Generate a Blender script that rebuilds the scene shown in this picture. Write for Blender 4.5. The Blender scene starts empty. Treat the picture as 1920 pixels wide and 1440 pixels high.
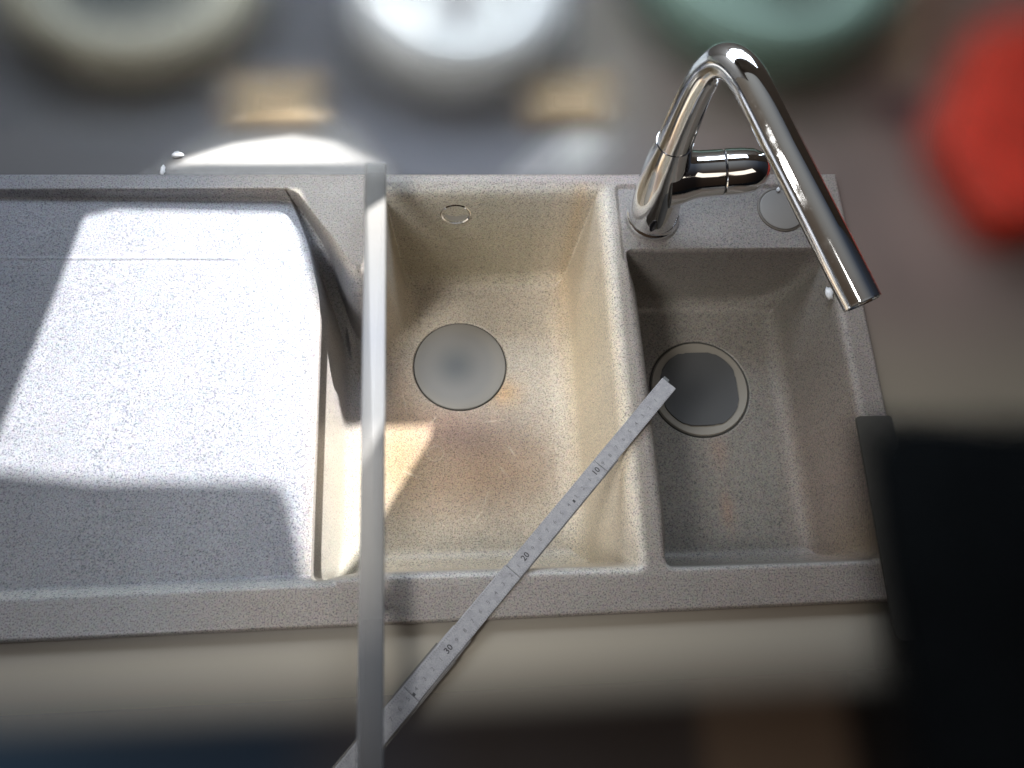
import bpy, bmesh, math, random
import numpy as np
from mathutils import Vector, Matrix
random.seed(7); np.random.seed(7)
S = bpy.context.scene
COL = S.collection
PI = math.pi

# ------------------------------------------------------------------ camera
CAM_H = 0.7665
cam = bpy.data.cameras.new('camera')
cam.sensor_fit = 'HORIZONTAL'; cam.sensor_width = 36.0
cam.lens = 36.0*1450.0/1920.0
cam.clip_start = 0.02; cam.clip_end = 60
co = bpy.data.objects.new('camera', cam); COL.objects.link(co)
co.matrix_world = Matrix(((0.996527, 0.022145, -0.080276, 0), (-0.047129, 0.944731, -0.32444, 0),
                          (0.068654, 0.327096, 0.942494, CAM_H), (0, 0, 0, 1)))
cam.dof.use_dof = True; cam.dof.focus_distance = 0.80; cam.dof.aperture_fstop = 7.5
S.camera = co

# ------------------------------------------------------------------ world, view
W = bpy.data.worlds.new('World'); S.world = W; W.use_nodes = True
wn = W.node_tree.nodes; wl = W.node_tree.links
bg = wn['Background']
tc = wn.new('ShaderNodeTexCoord'); sp = wn.new('ShaderNodeSeparateXYZ')
wl.new(tc.outputs['Generated'], sp.inputs[0])
rmp = wn.new('ShaderNodeValToRGB')
rmp.color_ramp.elements[0].position = 0.0; rmp.color_ramp.elements[0].color = (0.15, 0.14, 0.13, 1)
rmp.color_ramp.elements[1].position = 1.0; rmp.color_ramp.elements[1].color = (0.60, 0.62, 0.63, 1)
e = rmp.color_ramp.elements.new(0.55); e.color = (0.23, 0.195, 0.165, 1)
e = rmp.color_ramp.elements.new(0.75); e.color = (0.30, 0.27, 0.24, 1)
mr = wn.new('ShaderNodeMapRange'); mr.inputs[1].default_value = -1; mr.inputs[2].default_value = 1
wl.new(sp.outputs['Z'], mr.inputs[0]); wl.new(mr.outputs[0], rmp.inputs[0])
# the room: warm dark cupboards on the near side and right, paler ceiling
r2 = wn.new('ShaderNodeValToRGB'); r2.color_ramp.elements[0].position = 0.30; r2.color_ramp.elements[0].color = (0.19, 0.125, 0.085, 1)
r2.color_ramp.elements[1].position = 0.62; r2.color_ramp.elements[1].color = (0.9, 0.95, 1.0, 1)
m2 = wn.new('ShaderNodeMapRange'); m2.inputs[1].default_value = -1; m2.inputs[2].default_value = 1; wl.new(sp.outputs['Y'], m2.inputs[0]); wl.new(m2.outputs[0], r2.inputs[0])
mxw = wn.new('ShaderNodeMix'); mxw.data_type = 'RGBA'; mxw.blend_type = 'MULTIPLY'; mxw.inputs[0].default_value = 0.9
wl.new(rmp.outputs[0], mxw.inputs[6]); wl.new(r2.outputs[0], mxw.inputs[7])
r3 = wn.new('ShaderNodeValToRGB'); r3.color_ramp.elements[0].position = 0.0; r3.color_ramp.elements[0].color = (1.5, 1.45, 1.35, 1)
r3.color_ramp.elements[1].position = 0.80; r3.color_ramp.elements[1].color = (0.16, 0.19, 0.26, 1)
e = r3.color_ramp.elements.new(0.45); e.color = (0.9, 0.85, 0.8, 1)
m3_ = wn.new('ShaderNodeMapRange'); m3_.inputs[1].default_value = -1; m3_.inputs[2].default_value = 1; wl.new(sp.outputs['X'], m3_.inputs[0]); wl.new(m3_.outputs[0], r3.inputs[0])
mx3 = wn.new('ShaderNodeMix'); mx3.data_type = 'RGBA'; mx3.blend_type = 'MULTIPLY'; mx3.inputs[0].default_value = 1.0
wl.new(mxw.outputs[2], mx3.inputs[6]); wl.new(r3.outputs[0], mx3.inputs[7])
wl.new(mx3.outputs[2], bg.inputs[0]); bg.inputs[1].default_value = 0.58

S.view_settings.view_transform = 'Standard'; S.view_settings.look = 'None'
S.view_settings.exposure = 0; S.view_settings.gamma = 1
S.cycles.transparent_max_bounces = 96
S.cycles.max_bounces = 10; S.cycles.diffuse_bounces = 6
S.cycles.use_denoising = True
S.cycles.sample_clamp_indirect = 6

# ------------------------------------------------------------------ lamps
def look(o, target):
    d = Vector(target) - o.location
    o.rotation_euler = d.to_track_quat('-Z', 'Y').to_euler()
def area(name, loc, target, sx, sy, power, col):
    L = bpy.data.lights.new(name, 'AREA'); L.shape = 'RECTANGLE'; L.size = sx; L.size_y = sy
    L.energy = power; L.color = col
    o = bpy.data.objects.new(name, L); COL.objects.link(o); o.location = loc; look(o, target); return o

SUN_DIR = Vector((-0.76, -1.247, -1.0)).normalized()          # the way the light travels
SUN_T = Vector((-0.25, 0.28, -0.02))
SUN_POS = SUN_T - SUN_DIR*5.0
SUN_AIM = Vector((-0.22, 0.42, 0.0))
L = bpy.data.lights.new('sunlight_lamp', 'SPOT'); L.energy = 7400; L.color = (1.0, 0.965, 0.91)
L.spot_size = math.radians(10.5); L.spot_blend = 1.0; L.shadow_soft_size = 0.02
so = bpy.data.objects.new('sunlight_lamp', L); COL.objects.link(so); so.location = SUN_POS; look(so, SUN_AIM)

area('window_light', (0.0, 0.99, 0.62), (0.0, 0.45, -0.05), 1.1, 0.30, 10.0, (0.80, 0.89, 1.0))
area('streak_strip_lamp', (-1.25, 0.15, 0.75), (0.1, 0.25, 0.1), 0.08, 1.0, 3.0, (1.0, 0.97, 0.93))  # strip lamp added for a white streak along the spout
area('room_light', (0.9, -0.7, 1.6), (0.25, 0.25, -0.05), 0.9, 0.6, 2.6, (1.0, 0.88, 0.75))

L = bpy.data.lights.new('bowl_fill_spot', 'SPOT'); L.energy = 108; L.color = (1.0, 0.97, 0.92)  # spot added to brighten the large bowl
L.spot_size = math.radians(27); L.spot_blend = 1.0; L.shadow_soft_size = 0.26
o_ = bpy.data.objects.new('bowl_fill_spot', L); COL.objects.link(o_); o_.location = (-0.62, -0.12, 1.05); look(o_, (0.08, 0.33, -0.12))

# ------------------------------------------------------------------ node helpers
def new_mat(name):
    m = bpy.data.materials.new(name); m.use_nodes = True
    return m, m.node_tree, m.node_tree.nodes['Principled BSDF']
def nd(nt, t, **kw):
    n = nt.nodes.new(t)
    for k, v in kw.items(): setattr(n, k, v)
    return n
def ramp(nt, src, stops, interp='LINEAR'):
    r = nd(nt, 'ShaderNodeValToRGB'); r.color_ramp.interpolation = interp
    cr = r.color_ramp
    while len(cr.elements) > 1: cr.elements.remove(cr.elements[-1])
    cr.elements[0].position = stops[0][0]; cr.elements[0].color = (*stops[0][1], 1) if len(stops[0][1]) == 3 else stops[0][1]
    for p, c in stops[1:]:
        el = cr.elements.new(p); el.color = (*c, 1)
    nt.links.new(src, r.inputs[0]); return r
def mix(nt, fac, a, b, mode='MIX'):
    m = nd(nt, 'ShaderNodeMix', data_type='RGBA', blend_type=mode)
    if hasattr(fac, 'links'): nt.links.new(fac, m.inputs[0])
    else: m.inputs[0].default_value = fac
    for i, v in ((6, a), (7, b)):
        if hasattr(v, 'links'): nt.links.new(v, m.inputs[i])
        else: m.inputs[i].default_value = (*v, 1)
    return m.outputs[2]
def noise(nt, vec, scale, detail=3, rough=0.5):
    n = nd(nt, 'ShaderNodeTexNoise'); n.inputs['Scale'].default_value = scale
    n.inputs['Detail'].default_value = detail; n.inputs['Roughness'].default_value = rough
    nt.links.new(vec, n.inputs['Vector']); return n.outputs['Fac']
def objco(nt): return nd(nt, 'ShaderNodeTexCoord').outputs['Object']
def mapr(nt, src, a, b, c=0.0, d=1.0, smooth=False):
    m = nd(nt, 'ShaderNodeMapRange'); m.clamp = True
    if smooth: m.interpolation_type = 'SMOOTHERSTEP'
    m.inputs[1].default_value = a; m.inputs[2].default_value = b; m.inputs[3].default_value = c; m.inputs[4].default_value = d
    nt.links.new(src, m.inputs[0]); return m.outputs[0]

# ------------------------------------------------------------------ object helpers
def tag(o, label=None, cat=None, group=None, kind=None):
    if label: o['label'] = label
    if cat: o['category'] = cat
    if group: o['group'] = group
    if kind: o['kind'] = kind
    return o
def root(name, loc, label, cat, group=None):
    o = bpy.data.objects.new(name, None); COL.objects.link(o); o.location = loc; o.empty_display_size = 0.02
    return tag(o, label, cat, group)
def mesh(name, verts, faces, mat, parent=None, smooth=True, origin=None):
    me = bpy.data.meshes.new(name)
    v = np.asarray(verts, float)
    if parent is not None: v = v - np.array(parent_world(parent))
    me.from_pydata([tuple(p) for p in v], [], faces); me.update()
    if smooth: me.shade_smooth()
    o = bpy.data.objects.new(name, me); COL.objects.link(o)
    if mat: me.materials.append(mat)
    if parent is not None: o.parent = parent
    return o
def parent_world(p):
    v = Vector(p.location)
    while p.parent: p = p.parent; v = v + p.location
    return v
def from_bm(name, bm, mat, parent=None, smooth=True, angle=None):
    bmesh.ops.recalc_face_normals(bm, faces=bm.faces)
    me = bpy.data.meshes.new(name)
    if parent is not None: bmesh.ops.translate(bm, verts=bm.verts, vec=-parent_world(parent))
    bm.to_mesh(me); bm.free()
    if smooth: me.shade_smooth()
    if angle is not None:
        try: me.set_sharp_from_angle(angle=math.radians(angle))
        except Exception: pass
    if mat: me.materials.append(mat)
    o = bpy.data.objects.new(name, me); COL.objects.link(o)
    if parent is not None: o.parent = parent
    return o
def box_bm(bm, c, s, bevel=0.0, rot=None, seg=2):
    r = bmesh.ops.create_cube(bm, size=1.0)
    vs = r['verts']
    bmesh.ops.scale(bm, verts=vs, vec=s)
    if bevel:
        es = list({ed for v in vs for ed in v.link_edges})
        rr = bmesh.ops.bevel(bm, geom=es, offset=bevel, segments=seg, affect='EDGES', profile=0.5)
        vs = list({v for f in rr['faces'] for v in f.verts} | {v for v in vs if v.is_valid})
    M = Matrix.Translation(Vector(c)) @ (rot.to_4x4() if rot else Matrix.Identity(4))
    bmesh.ops.transform(bm, verts=vs, matrix=M)
def lathe(profile, n=64, close=False, center=(0, 0, 0), rot=None):
    vs = []; fs = []
    m = len(profile)
    for i in range(n):
        a = 2*PI*i/n
        for r, z in profile:
            p = Vector((r*math.cos(a), r*math.sin(a), z))
            if rot: p = rot @ p
            vs.append(tuple(p + Vector(center)))
    for i in range(n):
        j = (i+1) % n
        for k in range(m-1 if not close else m):
            l = (k+1) % m
            fs.append((i*m+k, j*m+k, j*m+l, i*m+l))
    return vs, fs
def lathe_obj(name, profile, mat, parent, n=64, close=False, center=(0, 0, 0), rot=None, angle=35):
    vs, fs = lathe(profile, n, close, center, rot)
    bm = bmesh.new(); bv = [bm.verts.new(v) for v in vs]
    for f in fs: bm.faces.new([bv[i] for i in f])
    bmesh.ops.remove_doubles(bm, verts=bm.verts, dist=1e-7)
    return from_bm(name, bm, mat, parent, angle=angle)
def smooth_path(pts, rad, n):
    P = np.array(pts, float); m = len(P); out = []; rr = []
    d = np.r_[0, np.cumsum(np.linalg.norm(np.diff(P, axis=0), axis=1))]
    t = np.linspace(0, d[-1], n)
    # centripetal-like monotone hermite
    tg = np.zeros_like(P)
    tg[1:-1] = (P[2:]-P[:-2])/(d[2:]-d[:-2])[:, None]
    tg[0] = (P[1]-P[0])/(d[1]-d[0]); tg[-1] = (P[-1]-P[-2])/(d[-1]-d[-2])
    for x in t:
        i = min(max(np.searchsorted(d, x)-1, 0), m-2); h = d[i+1]-d[i]; u = (x-d[i])/h
        h00 = 2*u**3-3*u*u+1; h10 = u**3-2*u*u+u; h01 = -2*u**3+3*u*u; h11 = u**3-u*u
        out.append(h00*P[i]+h10*h*tg[i]+h01*P[i+1]+h11*h*tg[i+1])
        rr.append(np.interp(x, d, rad))
    return np.array(out), np.array(rr)
def sweep(path, rads, n=40, caps=True, xs=1.0):
    P = [Vector(p) for p in path]; vs = []; fs = []
    T = [(P[min(i+1, len(P)-1)]-P[max(i-1, 0)]).normalized() for i in range(len(P))]
    up = Vector((1, 0, 0)) if abs(T[0].x) < 0.8 else Vector((0, 1, 0))
    N = (up - T[0]*up.dot(T[0])).normalized()
    for i, p in enumerate(P):
        if i: N = (N - T[i]*N.dot(T[i])).normalized()
        B = T[i].cross(N)
        for k in range(n):
            a = 2*PI*k/n
            vs.append(tuple(p + (N*math.cos(a)*xs + B*math.sin(a))*rads[i]))
    for i in range(len(P)-1):
        for k in range(n):
            l = (k+1) % n
            fs.append((i*n+k, i*n+l, (i+1)*n+l, (i+1)*n+k))
    if caps:
        fs.append(tuple(range(n))[::-1]); fs.append(tuple((len(P)-1)*n+k for k in range(n)))
    return vs, fs
def tube(name, path, rads, mat, parent, n=40, caps=True, angle=40, xs=1.0):
    vs, fs = sweep(path, rads, n, caps, xs)
    bm = bmesh.new(); bv = [bm.verts.new(v) for v in vs]
    for f in fs: bm.faces.new([bv[i] for i in f])
    return from_bm(name, bm, mat, parent, angle=angle)

# ------------------------------------------------------------------ the sink, a moulded height field
def seg_sdf(X, Y, poly):
    """signed distance to a closed polygon, negative inside"""
    d = np.full(X.shape, 1e9); inside = np.zeros(X.shape, bool)
    n = len(poly)
    for i in range(n):
        ax, ay = poly[i]; bx, by = poly[(i+1) % n]
        ex, ey = bx-ax, by-ay; L2 = ex*ex+ey*ey+1e-18
        t = np.clip(((X-ax)*ex+(Y-ay)*ey)/L2, 0, 1)
        d = np.minimum(d, (X-ax-t*ex)**2+(Y-ay-t*ey)**2)
        c = (ay > Y) != (by > Y)
        with np.errstate(divide='ignore', invalid='ignore'):
            xi = ex*(Y-ay)/(ey if abs(ey) > 1e-12 else 1e-12)+ax
        inside ^= (c & (X < xi))
    d = np.sqrt(d); return np.where(inside, -d, d)
def round_poly(pts, rad, k=6):
    out = []; n = len(pts)
    for i in range(n):
        p0 = np.array(pts[i-1]); p = np.array(pts[i]); p1 = np.array(pts[(i+1) % n]); r = rad[i]
        a = (p0-p)/np.linalg.norm(p0-p); b = (p1-p)/np.linalg.norm(p1-p)
        if r <= 0: out.append(tuple(p)); continue
        A = p+a*r; B = p+b*r
        for j in range(k+1):
            t = j/k; out.append(tuple((1-t)**2*A+2*t*(1-t)*p+t*t*B))
    return out
def wall_profile(D, r1, draft, r2):
    phi = math.radians(90-draft); xs = [0.0]; zs = [0.0]
    for th in np.linspace(0, phi, 12)[1:]:
        xs.append(r1*math.sin(th)); zs.append(-r1*(1-math.cos(th)))
    mid = D-(r1+r2)*(1-math.cos(phi)); xs.append(xs[-1]+mid*math.tan(math.radians(draft))); zs.append(zs[-1]-mid)
    x0, z0 = xs[-1], zs[-1]
    for th in np.linspace(phi, 0, 16)[1:]:
        xs.append(x0+r2*(math.sin(phi)-math.sin(th))); zs.append(z0-r2*(math.cos(th)-math.cos(phi)))
    return np.array(xs), np.array(zs)
def bowl(X, Y, poly, sides, D):
    """sides: dict name->(coordinate distance fn, profile args); blends wall profiles by the nearest side"""
    d = -seg_sdf(X, Y, poly)
    ws = []; zs = []
    for fn, args in sides:
        ds = fn(X, Y); ws.append(np.exp(-np.clip(ds, -0.02, 1)/0.012))
        px, pz = wall_profile(D, *args); zs.append(np.interp(d, px, pz))
    ws = np.array(ws); ws /= ws.sum(0)
    z = (ws*np.array(zs)).sum(0)
    return np.where(d <= 0, 0.0, z)
def sstep(a, b, x):
    t = np.clip((x-a)/(b-a), 0, 1); return t*t*(3-2*t)

XL, XR, YF, YB = -0.62, 0.469, 0.0275, 0.523
nx, ny = 920, 420
xs = np.concatenate([np.linspace(XL, -0.1445, 400, endpoint=False), np.linspace(-0.1445, -0.1340, 30, endpoint=False), np.linspace(-0.1340, XR, 510)]); nx = len(xs); ys = np.linspace(YF, YB, ny)
X, Y = np.meshgrid(xs, ys)
BIG_D, SM_D = 0.19, 0.13
MD = (0.014, 0.356); MR = 0.0605        # main strainer
SD = (0.311, 0.297); SR = 0.0620        # small strainer
big_poly = round_poly([(-0.1425, 0.068), (0.1925, 0.0625), (0.1925, 0.5135), (-0.0875, 0.5135), (-0.0885, 0.414), (-0.100, 0.404), (-0.128, 0.446), (-0.166, 0.4985),
                       (-0.184, 0.5065), (-0.175, 0.489), (-0.158, 0.445), (-0.1425, 0.372)],
                      [0.014, 0.016, 0.016, 0.012, 0.004, 0.005, 0.015, 0.006, 0.004, 0.010, 0.02, 0.02], 8)
def segd(x, y, pts):
    d = np.full(x.shape, 9.0)
    for (ax, ay), (bx, by) in zip(pts[:-1], pts[1:]):
        ex, ey = bx-ax, by-ay; t = np.clip(((x-ax)*ex+(y-ay)*ey)/(ex*ex+ey*ey), 0, 1)
        d = np.minimum(d, np.hypot(x-ax-t*ex, y-ay-t*ey))
    return d
zb = bowl(X, Y, big_poly, [
    (lambda x, y: segd(x, y, [(-0.1425, 0.06), (-0.1425, 0.372), (-0.158, 0.445), (-0.175, 0.489)]), (0.0015, 3.5, 0.030)),
    (lambda x, y: 0.1925-x, (0.017, 5.0, 0.034)),
    (lambda x, y: y-0.064, (0.010, 6.0, 0.030)),
    (lambda x, y: segd(x, y, [(-0.166, 0.4985), (-0.128, 0.446), (-0.100, 0.404), (-0.0885, 0.414), (-0.0875, 0.5135), (0.1925, 0.5135)]), (0.019, 4.0, 0.026))], BIG_D)
sm_poly = round_poly([(0.2035, 0.064), (0.446, 0.062), (0.446, 0.427), (0.1985, 0.427)], [0.016, 0.03, 0.03, 0.012])
zs_ = bowl(X, Y, sm_poly, [
    (lambda x, y: x-0.200, (0.012, 4.0, 0.022)),
    (lambda x, y: 0.446-x, (0.010, 8.0, 0.022)),
    (lambda x, y: y-0.063, (0.006, 6.0, 0.022)),
    (lambda x, y: 0.427-y, (0.004, 4.0, 0.022))], SM_D)
# drainboard recess, sloping towards the bowl
rec_poly = round_poly([(-0.9, 0.060), (-0.110, 0.0635), (-0.110, 0.375), (-0.166, 0.5035), (-0.9, 0.5035)], [0, 0.004, 0.01, 0.022, 0])
dr = -seg_sdf(X, Y, rec_poly)
depth = 0.0095+0.0075*np.clip((X+0.60)/0.46, 0, 1)
depth = depth+0.0022*sstep(-0.20, -0.143, X)
wfront = np.where(Y < 0.2, 0.0155, 0.006)
zd = -depth*sstep(0, 1, dr/wfront)
zd = np.where(dr > 0, zd, 0)
crease = 0.0019*np.exp(-((Y-0.423)/0.0018)**2)*sstep(-0.20, -0.27, X)+0.0012*sstep(0.4235, 0.418, Y)*sstep(0.30, 0.40, Y)*sstep(-0.20, -0.30, X)
zd = zd+np.where(dr > 0.01, crease, 0)
# faucet deck a touch lower than the rim
plat = round_poly([(0.196, 0.405), (0.452, 0.405), (0.452, 0.508), (0.196, 0.508)], [0.01]*4)
zp = -0.0028*sstep(0, 0.005, -seg_sdf(X, Y, plat))
Z = np.minimum(np.minimum(zb, zs_), np.minimum(zd, zp))
# shallow chute that closes the back left corner of the large bowl
lim = -0.024-0.010*sstep(0.50, 0.44, Y)-0.16*sstep(0.455, 0.345, Y)
lim = np.where((X < -0.082) & (Y > 0.33), lim, -1.0)
Z = np.maximum(Z, lim)
# shallow seats for the strainers
for (cx, cy), r, D in ((MD, MR, BIG_D), (SD, SR, SM_D)):
    q = np.hypot(X-cx, Y-cy)
    Z = np.minimum(Z, np.where(q < r+0.002, -D-0.003*sstep(r+0.0022, r+0.0004, q), 1))
# rounded outer edge
eo = np.minimum(np.minimum(X-XL+1, XR-X), np.minimum(Y-YF, YB-Y))
ro = 0.004
Z = Z-np.where(eo < ro, ro-np.sqrt(np.maximum(ro*ro-(ro-eo)**2, 0)), 0)
rng = np.random.default_rng(3)

verts = np.stack([X, Y, Z], -1).reshape(-1, 3)
# skirt down to the worktop
idx = np.arange(nx*ny).reshape(ny, nx)
ring = np.concatenate([idx[0, :], idx[1:, -1], idx[-1, ::-1][1:], idx[::-1, 0][1:-1]])
sk = verts[ring].copy(); sk[:, 2] = -0.0105
verts = np.vstack([verts, sk]); base = nx*ny; nr = len(ring)
f1 = np.stack([idx[:-1, :-1], idx[:-1, 1:], idx[1:, 1:], idx[1:, :-1]], -1).reshape(-1, 4)
i0 = np.arange(nr); i1 = (i0+1) % nr
f2 = np.stack([ring[i1], ring[i0], base+i0, base+i1], -1)
faces = np.vstack([f1, f2])
me = bpy.data.meshes.new('basin_body')
me.vertices.add(len(verts)); me.vertices.foreach_set('co', verts.ravel())
me.loops.add(faces.size); me.loops.foreach_set('vertex_index', faces.ravel().astype(np.int32))
me.polygons.add(len(faces)); me.polygons.foreach_set('loop_start', np.arange(0, faces.size, 4, dtype=np.int32))
me.update(calc_edges=True); me.validate(); me.shade_smooth()

# base colour of the moulding with its stains (limescale, rust, tea) and painted light and shade, per vertex
def blob(cx, cy, sx, sy, ang=0.0):
    c, s = math.cos(ang), math.sin(ang); dx = X-cx; dy = Y-cy
    return np.exp(-0.5*(((dx*c+dy*s)/sx)**2+((-dx*s+dy*c)/sy)**2))
C = np.zeros(X.shape+(3,)); C[:] = (0.275, 0.25, 0.232)
def tint(m, col):
    global C
    m = np.clip(m, 0, 1)[..., None]; C = C*(1-m)+np.array(col)*m
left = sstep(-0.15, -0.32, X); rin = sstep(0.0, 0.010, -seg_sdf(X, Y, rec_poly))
tint(left*0.85, (0.215, 0.222, 0.243)); tint(rin*sstep(-0.13, -0.16, X), (0.205, 0.218, 0.25)); tint(sstep(0.40, 0.42, Y)*sstep(-0.30, -0.16, X)*sstep(0.20, 0.17, X)*(1-rin)*0.9, (0.325, 0.295, 0.262)); tint(sstep(0.165, 0.186, X)*sstep(0.203, 0.194, X)*sstep(0.07, 0.10, Y)*0.9, (0.30, 0.275, 0.24))  # left side tinted bluish, skylit shade put into the colour
tint(sstep(0.058, 0.064, Y)*sstep(0.078, 0.071, Y)*sstep(0.45, 0.40, X)*sstep(0.0005, -0.002, Z)*sstep(-0.05, -0.02, Z)*0.8, (0.43, 0.44, 0.43)); tint(sstep(-0.38, -0.50, X)*0.35*(1-rin), (0.16, 0.18, 0.22)); tint(sstep(-0.40, -0.52, X)*sstep(0.25, 0.45, Y)*0.35, (0.22, 0.24, 0.29))  # front edge highlight, then shade at the left end, painted in
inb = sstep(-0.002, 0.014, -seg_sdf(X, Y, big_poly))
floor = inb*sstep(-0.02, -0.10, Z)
tint(inb*sstep(-0.135, -0.10, X), (0.52, 0.50, 0.468)); tint(floor*0.85, (0.47, 0.415, 0.335))  # bowl paler than the rim, bounced light included in the tone
tint(inb*sstep(-0.05, -0.15, Z)*sstep(0.22, 0.09, Y)*0.7, (0.60, 0.55, 0.45))  # front floor lightened, bounced light put into the colour
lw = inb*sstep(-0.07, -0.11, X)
tint(lw*sstep(-0.003, -0.016, Z), (0.235, 0.245, 0.275)); tint(lw*sstep(0.30, 0.24, Y)*0.95, (0.36, 0.345, 0.295))  # left wall: shaded slate at the back, lit tone in front, both painted
tint(inb*blob(0.015, 0.245, 0.062, 0.032)*0.88, (0.225, 0.16, 0.13))
tint(inb*blob(0.002, 0.262, 0.028, 0.013, -0.3)*0.75, (0.17, 0.125, 0.125))
tint(inb*blob(0.035, 0.205, 0.085, 0.040, 0.1)*0.82, (0.33, 0.225, 0.145))
tint(inb*blob(-0.02, 0.285, 0.05, 0.018)*0.45, (0.46, 0.29, 0.22))
tint(inb*blob(0.07, 0.318, 0.016, 0.014)*0.6, (0.60, 0.36, 0.15))
tint(inb*blob(-0.065, 0.325, 0.016, 0.03)*0.45, (0.50, 0.31, 0.19))
tint(inb*blob(0.158, 0.47, 0.006, 0.034)*0.9, (0.52, 0.30, 0.09))
tint(inb*blob(0.152, 0.42, 0.012, 0.06)*0.6, (0.44, 0.31, 0.17))
tint(inb*blob(0.168, 0.35, 0.009, 0.085)*0.75, (0.60, 0.42, 0.15))
tint(inb*blob(0.172, 0.20, 0.012, 0.07)*0.5, (0.66, 0.54, 0.30))
tint(inb*blob(0.155, 0.105, 0.012, 0.02)*0.6, (0.72, 0.60, 0.38))
tint(inb*blob(0.04, 0.487, 0.10, 0.012)*0.55, (0.32, 0.30, 0.20))
tint(inb*blob(-0.065, 0.235, 0.03, 0.05)*0.8, (0.30, 0.215, 0.12))  # tan patch painted to dim the sun patch on the floor
tint(inb*sstep(0.10, 0.175, X)*0.6, (0.64, 0.58, 0.485))  # right wall lightened towards the divider, bounced light painted in
for k in range(26):     # fine pale scratches and dried drops
    cx = rng.uniform(-0.08, 0.15); cy = rng.uniform(0.10, 0.48)
    tint(inb*blob(cx, cy, rng.uniform(0.003, 0.009), 0.0006, rng.uniform(0, 3.14))*rng.uniform(0.15, 0.5), (0.74, 0.68, 0.55))
for k in range(14):
    cx = rng.uniform(-0.10, 0.16); cy = rng.uniform(0.09, 0.49); r0 = rng.uniform(0.004, 0.012); q = np.hypot(X-cx, (Y-cy)*rng.uniform(0.8, 1.3))
    tint(inb*np.exp(-((q-r0)/0.0009)**2)*rng.uniform(0.08, 0.2), (0.70, 0.64, 0.52))
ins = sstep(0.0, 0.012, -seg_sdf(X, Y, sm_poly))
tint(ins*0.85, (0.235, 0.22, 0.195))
tint(ins*blob(0.325, 0.215, 0.008, 0.016)*0.3, (0.36, 0.20, 0.14))
tint(ins*blob(0.325, 0.145, 0.006, 0.016)*0.35, (0.40, 0.22, 0.14))
tint(ins*blob(0.43, 0.15, 0.02, 0.10)*0.35, (0.45, 0.31, 0.24))
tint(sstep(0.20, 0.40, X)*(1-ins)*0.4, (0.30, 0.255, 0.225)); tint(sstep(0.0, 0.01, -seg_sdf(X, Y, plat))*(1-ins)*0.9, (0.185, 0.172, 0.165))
tint(blob(0.445, 0.08, 0.012, 0.03)*0.6, (0.44, 0.32, 0.17))
tint(blob(0.165, 0.515, 0.06, 0.006)*0.4, (0.33, 0.25, 0.25))
nf = rng.normal(size=(60, 130)).astype(float)
def up(n, sh):
    yy = np.linspace(0, n.shape[0]-1.001, sh[0]); xx = np.linspace(0, n.shape[1]-1.001, sh[1])
    yi = yy.astype(int); xi = xx.astype(int); fy = (yy-yi)[:, None]; fx = (xx-xi)[None]
    fy = fy*fy*(3-2*fy); fx = fx*fx*(3-2*fx)
    a = n[yi][:, xi]; b = n[yi][:, xi+1]; c = n[yi+1][:, xi]; d = n[yi+1][:, xi+1]
    return (a*(1-fx)+b*fx)*(1-fy)+(c*(1-fx)+d*fx)*fy
blot = up(nf, X.shape); blot2 = up(rng.normal(size=(24, 52)), X.shape)
C *= (1+0.018*blot+0.025*blot2)[..., None]
C[..., 0] *= 1+0.01*up(rng.normal(size=(40, 90)), X.shape)
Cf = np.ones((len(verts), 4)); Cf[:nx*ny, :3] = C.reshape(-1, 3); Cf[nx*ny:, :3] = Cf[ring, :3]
ca = me.color_attributes.new('stain_light', 'FLOAT_COLOR', 'POINT'); ca.data.foreach_set('color', Cf.ravel())

granite, nt, b = new_mat('granite_composite')
oc = objco(nt)
at = nd(nt, 'ShaderNodeAttribute', attribute_name='stain_light')
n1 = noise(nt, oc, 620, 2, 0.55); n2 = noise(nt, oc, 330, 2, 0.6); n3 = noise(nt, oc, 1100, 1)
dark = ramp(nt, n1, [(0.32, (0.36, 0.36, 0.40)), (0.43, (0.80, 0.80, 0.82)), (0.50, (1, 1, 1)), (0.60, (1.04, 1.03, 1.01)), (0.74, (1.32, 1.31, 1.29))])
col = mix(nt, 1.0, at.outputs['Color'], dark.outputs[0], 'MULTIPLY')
dk2 = ramp(nt, n2, [(0.26, (0.62, 0.62, 0.65)), (0.40, (0.96, 0.96, 0.96)), (0.6, (1.0, 1.0, 1.0)), (0.72, (1.15, 1.13, 1.1))])
col = mix(nt, 1.0, col, dk2.outputs[0], 'MULTIPLY')
cn = nd(nt, 'ShaderNodeTexNoise'); cn.inputs['Scale'].default_value = 260; nt.links.new(oc, cn.inputs['Vector'])
hs = mix(nt, 0.16, col, cn.outputs['Color'], 'SOFT_LIGHT')
nt.links.new(hs, b.inputs['Base Color'])
rr = mapr(nt, n2, 0.3, 0.7, 0.30, 0.50); nt.links.new(rr, b.inputs['Roughness'])
b.inputs['Specular IOR Level'].default_value = 0.5
bp_ = nd(nt, 'ShaderNodeBump'); bp_.inputs['Strength'].default_value = 0.35; bp_.inputs['Distance'].default_value = 0.0006
nt.links.new(n1, bp_.inputs['Height']); nt.links.new(bp_.outputs[0], b.inputs['Normal'])
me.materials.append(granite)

sink = root('kitchen_sink', (0, 0, 0), 'beige grey granite sink with drainboard, stained large bowl and narrow small bowl', 'sink')
body = bpy.data.objects.new('basin_body', me); COL.objects.link(body); body.parent = sink

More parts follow.
